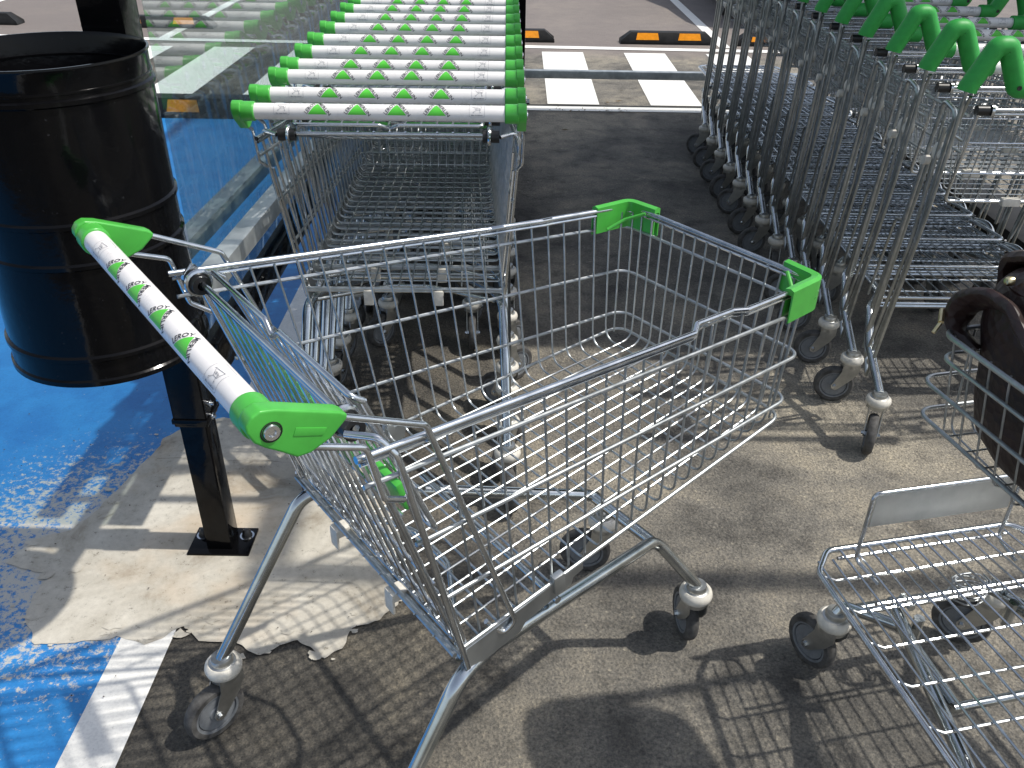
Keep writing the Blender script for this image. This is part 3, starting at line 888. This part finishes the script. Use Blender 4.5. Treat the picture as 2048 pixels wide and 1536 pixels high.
rf = empty('shelter_roof', (0, 0, 0))
mb = MB(); mb.box((2.16, 4.20, 2.385), (2.62, 3.24, .05)); mb.build('roof_panel', M['black'], rf)
for y in (1.46, 2.60, 5.78):
    mb = MB(); mb.box((2.12, y, 2.31), (2.54, .07, .08)); mb.build('cross_beam', M['black'], rf)
for x in (.87, 3.40):
    mb = MB(); mb.box((x, 3.62, 2.31), (.07, 4.24, .08)); mb.build('side_beam', M['black'], rf)
tag(rf, 'black shelter roof and beams over the trolley bays', 'roof')

# ---------------------------------------------------------------- bin
bn = empty('litter_bin', (-.727, 1.374, 0))
zb, zt, rb = .683, 1.187, .156
prof = [(0, zb + .004), (rb - .006, zb + .004), (rb - .003, zb), (rb + .002, zb + .002), (rb + .002, zb + .010), (rb - .001, zb + .013)]
H_ = zt - zb
def ridge(f):
    z = zb + H_ * f
    return [(rb - .001, z - .006), (rb + .003, z - .003), (rb + .003, z + .003), (rb - .001, z + .006)]
for f in (.10, .415, .545, .905): prof += ridge(f)
prof = [(r * (1 + .055 * max(0, (zb + .2 - z) / .2)) if r > .1 else r, z) for r, z in prof]
prof += [(rb - .001, zt - .006), (rb + .0015, zt - .003), (rb + .001, zt), (rb - .002, zt), (rb - .004, zt - .006), (rb - .004, zb + .03)]
mb = MB(); mb.lathe(prof, 72); mb.build('drum', M['black'], bn)
mb = MB(); mb.lathe([(0, zb + .03), (rb - .004, zb + .03)], 40); mb.build('inner_floor', M['black'], bn)
mb = MB(); mb.box((.025, rb + .008, 1.10), (.05, .022, .05)); mb.box((.025, rb + .008, .80), (.05, .022, .05)); mb.build('bracket', M['black'], bn)
mb = MB(); mb.tube([(rb * .985 * math.cos(a), rb * .985 * math.sin(a), zt - .035) for a in [k * PI / 24 for k in range(48)]], .003, 6, closed=True); mb.build('bag_ring', M['black'], bn)
tag(bn, 'glossy black cylindrical litter bin hung on the black post at upper left', 'bin')

# ---------------------------------------------------------------- ground
def sheet(name, poly, z, m):
    mb = MB(); mb.add([(x, y, z) for x, y in poly], [tuple(range(len(poly)))])
    o = mb.build(name, m, None, smooth=False); o['kind'] = 'structure'; return o
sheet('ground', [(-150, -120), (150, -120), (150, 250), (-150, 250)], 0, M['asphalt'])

def rough(pts, amp, step, seed):
    out = []
    n = len(pts)
    for i in range(n):
        a = Vector(pts[i]); b = Vector(pts[(i + 1) % n])
        L = (b - a).length; k = max(1, int(L / step))
        for j in range(k):
            p = a + (b - a) * j / k
            q = Vector((p.x * 14 + seed, p.y * 14, 0)); q2 = Vector((p.x * 38 + seed, p.y * 38, 5))
            o = Vector((noise.noise(q) + .5 * noise.noise(q2), noise.noise(q + Vector((7, 3, 1))) + .5 * noise.noise(q2 + Vector((9, 1, 1)))))
            out.append((p.x + o.x * amp, p.y + o.y * amp))
    return out
# blue bay with clean edge at the white line
sheet('blue_bay_paint', [(-6, -1.2), (-.832, -1.2), (-.832, 5.62), (-6, 5.62)], .0025, M['blue'])
sheet('white_bay_line', [(-.832, -1.2), (-.722, -1.2), (-.722, 5.62), (-.832, 5.62)], .0035, M['whitepaint'])
patch = [(-0.995, 2.015), (-1.01, 1.907), (-1.035, 1.807), (-1.05, 1.704), (-1.09, 1.627), (-1.172, 1.578), (-1.188, 1.5), (-1.075, 1.469), (-1.075, 1.39), (-1.06, 1.331), (-1.002, 1.259), (-0.936, 1.266), (-0.84, 1.281), (-0.778, 1.274), (-0.706, 1.309), (-0.661, 1.277), (-0.584, 1.27), (-0.523, 1.241), (-0.448, 1.283), (-0.385, 1.236), (-0.347, 1.261), (-0.345, 1.313), (-0.284, 1.346), (-0.245, 1.384), (-0.269, 1.486), (-0.271, 1.607), (-0.348, 1.802), (-0.45, 1.98), (-0.55, 2.102), (-0.609, 2.125), (-0.697, 2.152), (-0.766, 2.131), (-0.869, 2.121), (-0.949, 2.092)]
def islands():
    mb = MB(); rr = random.Random(12)
    mb.add([(x, y, .0045) for x, y in rough(patch, .012, .007, 3.1)], [])
    mb.f.append(tuple(range(len(mb.v)))); mb.mi.append(0)
    for k in range(70):
        i_ = rr.randrange(len(patch)); a_ = Vector(patch[i_]); b_ = Vector(patch[(i_ + 1) % len(patch)])
        c_ = a_ + (b_ - a_) * rr.random() + Vector((rr.gauss(0, .028), rr.gauss(0, .022)))
        r_ = abs(rr.gauss(0, .006)) + .0025
        zz = .0052 + .00002 * k
        n_ = 11; o_ = len(mb.v)
        for q in range(n_):
            t_ = q * 2 * PI / n_; w_ = r_ * rr.uniform(.5, 1.35)
            mb.v.append((c_.x + w_ * 1.5 * math.cos(t_), c_.y + w_ * math.sin(t_), zz))
        mb.f.append(tuple(range(o_, o_ + n_))); mb.mi.append(0)
    o = mb.build('concrete_patch', M['concrete'], None, smooth=False); o['kind'] = 'structure'
islands()

# crossing: bars and border lines
for k in range(-8, 6):
    x0 = .212 + .7005 * k
    sheet('crossing_bar', [(x0, 5.965), (x0 + .351, 5.965), (x0 + .351, 7.76), (x0, 7.76)], .0035, M['whitefar'])
sheet('crossing_line', [(-8, 5.79), (8, 5.79), (8, 5.905), (-8, 5.905)], .0035, M['whitefar'])
sheet('crossing_line', [(-8, 8.05 + .10), (8, 7.80 - .12), (8, 7.92 - .12), (-8, 8.17 + .10)], .0045, M['whitefar'])
for x in (-5.65, -3.15, 1.84, 4.35):
    sheet('bay_line', [(x - .05, 8.05), (x + .05, 8.05), (x + .03, 13.2), (x - .07, 13.2)], .003, M['whitefar'])
# surface seam between the two asphalt fields
def seam(name, pts, w):
    mb = MB(); vs = []; fs = []
    for i, p in enumerate(pts):
        p = Vector(p); q = Vector(pts[min(i + 1, len(pts) - 1)]) - Vector(pts[max(i - 1, 0)]); q.normalize()
        ww = w * (.5 + noise.noise(Vector((p.x * 20, p.y * 20, 1))))
        vs += [(p.x - q.y * ww, p.y + q.x * ww, .0085), (p.x + q.y * ww, p.y - q.x * ww, .0085)]
    for i in range(len(pts) - 1): fs.append((2 * i, 2 * i + 1, 2 * i + 3, 2 * i + 2))
    mb.add(vs, fs); o = mb.build(name, M['crack'], None, smooth=False); o['kind'] = 'structure'
M['crack'] = plastic('crack_dirt', (.10, .09, .075), .9, .3, 60)
seam('ground_crack', [(-.98 + .06 * k, 1.915 + .006 * math.sin(k * 1.7) - .001 * k) for k in range(11)], .0012)

# small debris on the ground: leaf bits and grit, uncountable
g = MB(); rd = random.Random(5)
for _ in range(420):
    r_ = rd.random()
    if r_ < .45: x, y = rd.uniform(-1.6, -.3), rd.uniform(.9, 2.3)
    else: x, y = rd.uniform(-.4, 2.2), rd.uniform(.9, 6)
    s = rd.uniform(.0010, .0028); a = rd.uniform(0, 6.28)
    vs = []
    for k in range(5):
        b = a + k * 2 * PI / 5; q = s * rd.uniform(.6, 1.3)
        vs.append((x + q * math.cos(b), y + q * math.sin(b) * .8, .0085))
    vs.append((x, y, .0085 + s * .8))
    g.add(vs, [(k, (k + 1) % 5, 5) for k in range(5)])
o = g.build('grit', plastic('grit', (.10, .085, .07), .9, .5, 300), None, smooth=False); tag(o, 'scattered dark grit and specks on the ground', 'grit', kind='stuff')
g = MB()
for _ in range(46):
    x, y = rd.uniform(.2, .75), 5.78 + rd.gauss(0, .05)
    s = rd.uniform(.004, .014); a = rd.uniform(0, 6.28)
    g.add([(x + s * math.cos(a + t) * q, y + s * math.sin(a + t) * q, .009 + .003 * (t > 3)) for t, q in ((0, 1), (1.5, .4), (3.1, 1), (4.6, .35))], [(0, 1, 2, 3)])
for (x, y) in ((.62, 6.0), (.70, 6.04), (.30, 5.3), (-.2, 4.0), (.75, 6.35)):
    s = .03; a = rd.uniform(0, 6.28)
    g.add([(x + s * math.cos(a + t) * q, y + s * math.sin(a + t) * q, .009 + .006 * (t > 3)) for t, q in ((0, 1), (1.5, .3), (3.1, 1), (4.6, .3))], [(0, 1, 2, 3)])
o = g.build('leaf_litter', plastic('leaf_litter', (.16, .12, .07), .9, .5, 90), None, smooth=False); tag(o, 'dry leaf bits and dirt lying along the edge line of the crossing', 'leaf litter', kind='stuff')

# wheel stops --------------------------------------------------------------
def wheel_stop(x0, x1, y, label, rz=0, refl=((.16, .40), (.60, .84)), h=.10, wd=.15):
    L = x1 - x0
    t = empty('wheel_stop', (x0, y, 0), rz)
    mb = MB()
    sec = [(0, 0), (0, .030), (.028, h), (wd - .03, h), (wd, .030), (wd, 0)]
    e = .09
    A = [(0 if z < .05 else e, v, z) for v, z in sec]; B = [(L if z < .05 else L - e, v, z) for v, z in sec]
    n = len(sec)
    mb.add(A + B, [tuple(range(n - 1, -1, -1)), tuple(range(n, 2 * n))] + [(i, (i + 1) % n, n + (i + 1) % n, n + i) for i in range(n)])
    mb.build('body', M['rubber'], t, bevel=.004)
    for a, b in refl:
        m2 = MB(); xa, xb = a * L, b * L
        def P(x, s): return Vector((x, .028 * s - .0022, .030 + (h - .030) * s + .0008))
        q = [P(xa + .012, .90), P(xb - .012, .90), P(xb, .12), P(xa, .12)]
        if wd and x0 > -9: m2.add(q + [p + Vector((0, .004, -.001)) for p in q], [(0, 1, 2, 3), (7, 6, 5, 4), (0, 4, 5, 1), (1, 5, 6, 2), (2, 6, 7, 3), (3, 7, 4, 0)])
        m2.build('reflector', M['orange'], t, smooth=False)
    tag(t, label, 'wheel stop', 'black rubber wheel stops with orange reflectors')
    return t
wheel_stop(.925, 1.78, 8.17, 'black wheel stop with two orange reflectors standing clear in the open gap beyond the crossing')
wheel_stop(-.53, .335, 8.19, 'wheel stop beyond the crossing half hidden behind the far green capped handles')
wheel_stop(1.95, 2.81, 8.15, 'wheel stop beyond the crossing seen between the rods of the right hand trolleys')
wheel_stop(-4.10, -2.86, 8.62, 'wheel stop beyond the crossing seen through the reflections in the glass', refl=((.31, .46), (.70, .86)))
wheel_stop(-5.9, -4.72, 8.66, 'far left wheel stop whose sloping end shows beyond the bin', refl=((.16, .36), (.5, .7)))
wheel_stop(-2.75, -1.55, 5.46, 'near wheel stop at the edge of the blue bay behind the glass panel', refl=((.20, .30), (.47, .64)), h=.12, wd=.18)
wheel_stop(2.02, 2.9, 5.32, 'near wheel stop seen through the baskets of the right hand trolleys', refl=((.10, .32), (.6, .8)))
kb = MB(); kb.box((2.235, 4.2, .045), (.21, 2.0, .09)); o = kb.build('rubber_kerb', M['rubber'], None, bevel=.01)
tag(o, 'long black rubber kerb on the ground right of the platform trolleys', 'kerb')

# parked dark car at the far right -------------------------------------------
def car():
    t = empty('parked_car', (3.05, 9.15, 0))
    prof = [(0, .28), (-.02, .45), (.06, .66), (.30, .78), (1.15, .90), (1.75, 1.36), (2.4, 1.46), (3.3, 1.40), (3.95, 1.02), (4.30, .95), (4.36, .5), (4.30, .26), (3.95, .22), (.5, .22)]
    secs = [(-.86, .90), (-.84, .97), (-.70, 1.0), (0, 1.0), (.70, 1.0), (.84, .97), (.86, .90)]
    mb = MB(); vs = []; n = len(prof)
    for (x, k) in secs:
        for (y, z) in prof:
            zz = z if z < .5 else .5 + (z - .5) * (1 if abs(x) < .75 else .9)
            xx = x * (1 - max(0, zz - .9) * .32)
            nose = (1 - (x / .9) ** 2) * -.12 if y < .5 else 0
            vs.append((xx, y + nose, zz))
    fs = []
    for i in range(len(secs) - 1):
        for j in range(n): fs.append((i * n + j, i * n + (j + 1) % n, (i + 1) * n + (j + 1) % n, (i + 1) * n + j))
    fs.append(tuple(range(n))); fs.append(tuple((len(secs) - 1) * n + j for j in range(n)))
    mb.add(vs, fs); mb.build('body', M['carpaint'], t, bevel=.03)
    w = MB(); w.add([(-.60, 1.20, .935), (.60, 1.20, .935), (.50, 1.72, 1.335), (-.50, 1.72, 1.335)], [(0, 1, 2, 3)]); w.build('windscreen', M['carglass'], t)
    for s in (-1, 1):
        l = MB(); l.box((s * .62, .03, .60), (.34, .10, .13)); l.build('headlight', M['rod'], t, bevel=.03)
        for y in (.78, 3.45):
            wh = MB(); wh.lathe([(.0, s * .90), (.20, s * .90), (.21, s * .88), (.30, s * .89), (.315, s * .86), (.315, s * .70), (0, s * .70)], 28, 'X', (0, 0, 0))
            wh.v = [(p[0], p[1] + y, p[2] + .315) for p in wh.v]
            wh.build('wheel', M['tyre'], t)
    gr = MB(); gr.box((0, -.13, .42), (.9, .05, .16)); gr.build('grille', M['rubber'], t, bevel=.01)
    tag(t, 'dark parked car at the top right beyond the wheel stops', 'car')
car()

# ---------------------------------------------------------------- world, sun, camera
SUN_EL, SUN_AZ = R(57.8), R(91)     # azimuth clockwise from +Y
w = bpy.data.worlds.new('World'); S.world = w; w.use_nodes = True
nt = w.node_tree
for n in list(nt.nodes): nt.nodes.remove(n)
sky = nt.nodes.new('ShaderNodeTexSky'); sky.sky_type = 'NISHITA'; sky.sun_disc = False
sky.sun_elevation = SUN_EL; sky.sun_rotation = SUN_AZ; sky.air_density = 1.0; sky.dust_density = 1.6
bg = nt.nodes.new('ShaderNodeBackground'); bg.inputs[1].default_value = .15
wo = nt.nodes.new('ShaderNodeOutputWorld')
hs = nt.nodes.new('ShaderNodeHueSaturation'); hs.inputs['Saturation'].default_value = .62
nt.links.new(sky.outputs[0], hs.inputs['Color']); nt.links.new(hs.outputs[0], bg.inputs[0]); nt.links.new(bg.outputs[0], wo.inputs[0])
sl = bpy.data.lights.new('sun', 'SUN'); sl.energy = 3.5; sl.angle = R(1.0); sl.color = (1, .955, .88)
so = bpy.data.objects.new('sun', sl); COL.objects.link(so)
# direction towards the sun
sd = Vector((math.sin(SUN_AZ) * math.cos(SUN_EL), math.cos(SUN_AZ) * math.cos(SUN_EL), math.sin(SUN_EL)))
so.rotation_euler = (-sd).to_track_quat('-Z', 'Y').to_euler(); so.location = (5, 0, 8)

cam = bpy.data.cameras.new('camera'); co = bpy.data.objects.new('camera', cam); COL.objects.link(co)
cam.sensor_fit = 'HORIZONTAL'; cam.sensor_width = 36; cam.lens = 36 * 1722.35 / 2048
cam.clip_start = .05; cam.clip_end = 800
fw = Vector((0, 0.85086739, -0.52538052)); rt = Vector((0.99988527, 0.00795827, 0.01288862)); up = Vector((-0.01514762, 0.52532024, 0.85076976))
mm = Matrix((( rt.x, up.x, -fw.x), (rt.y, up.y, -fw.y), (rt.z, up.z, -fw.z))).to_4x4()
mm.translation = (0, 0, 1.45093)
co.matrix_world = mm
S.camera = co
S.render.engine = 'CYCLES'
S.cycles.max_bounces = 8; S.cycles.transparent_max_bounces = 12; S.cycles.glossy_bounces = 5; S.cycles.diffuse_bounces = 3
S.view_settings.view_transform = 'Standard'; S.view_settings.look = 'None'; S.view_settings.gamma = 1
S.view_settings.exposure = 0.2
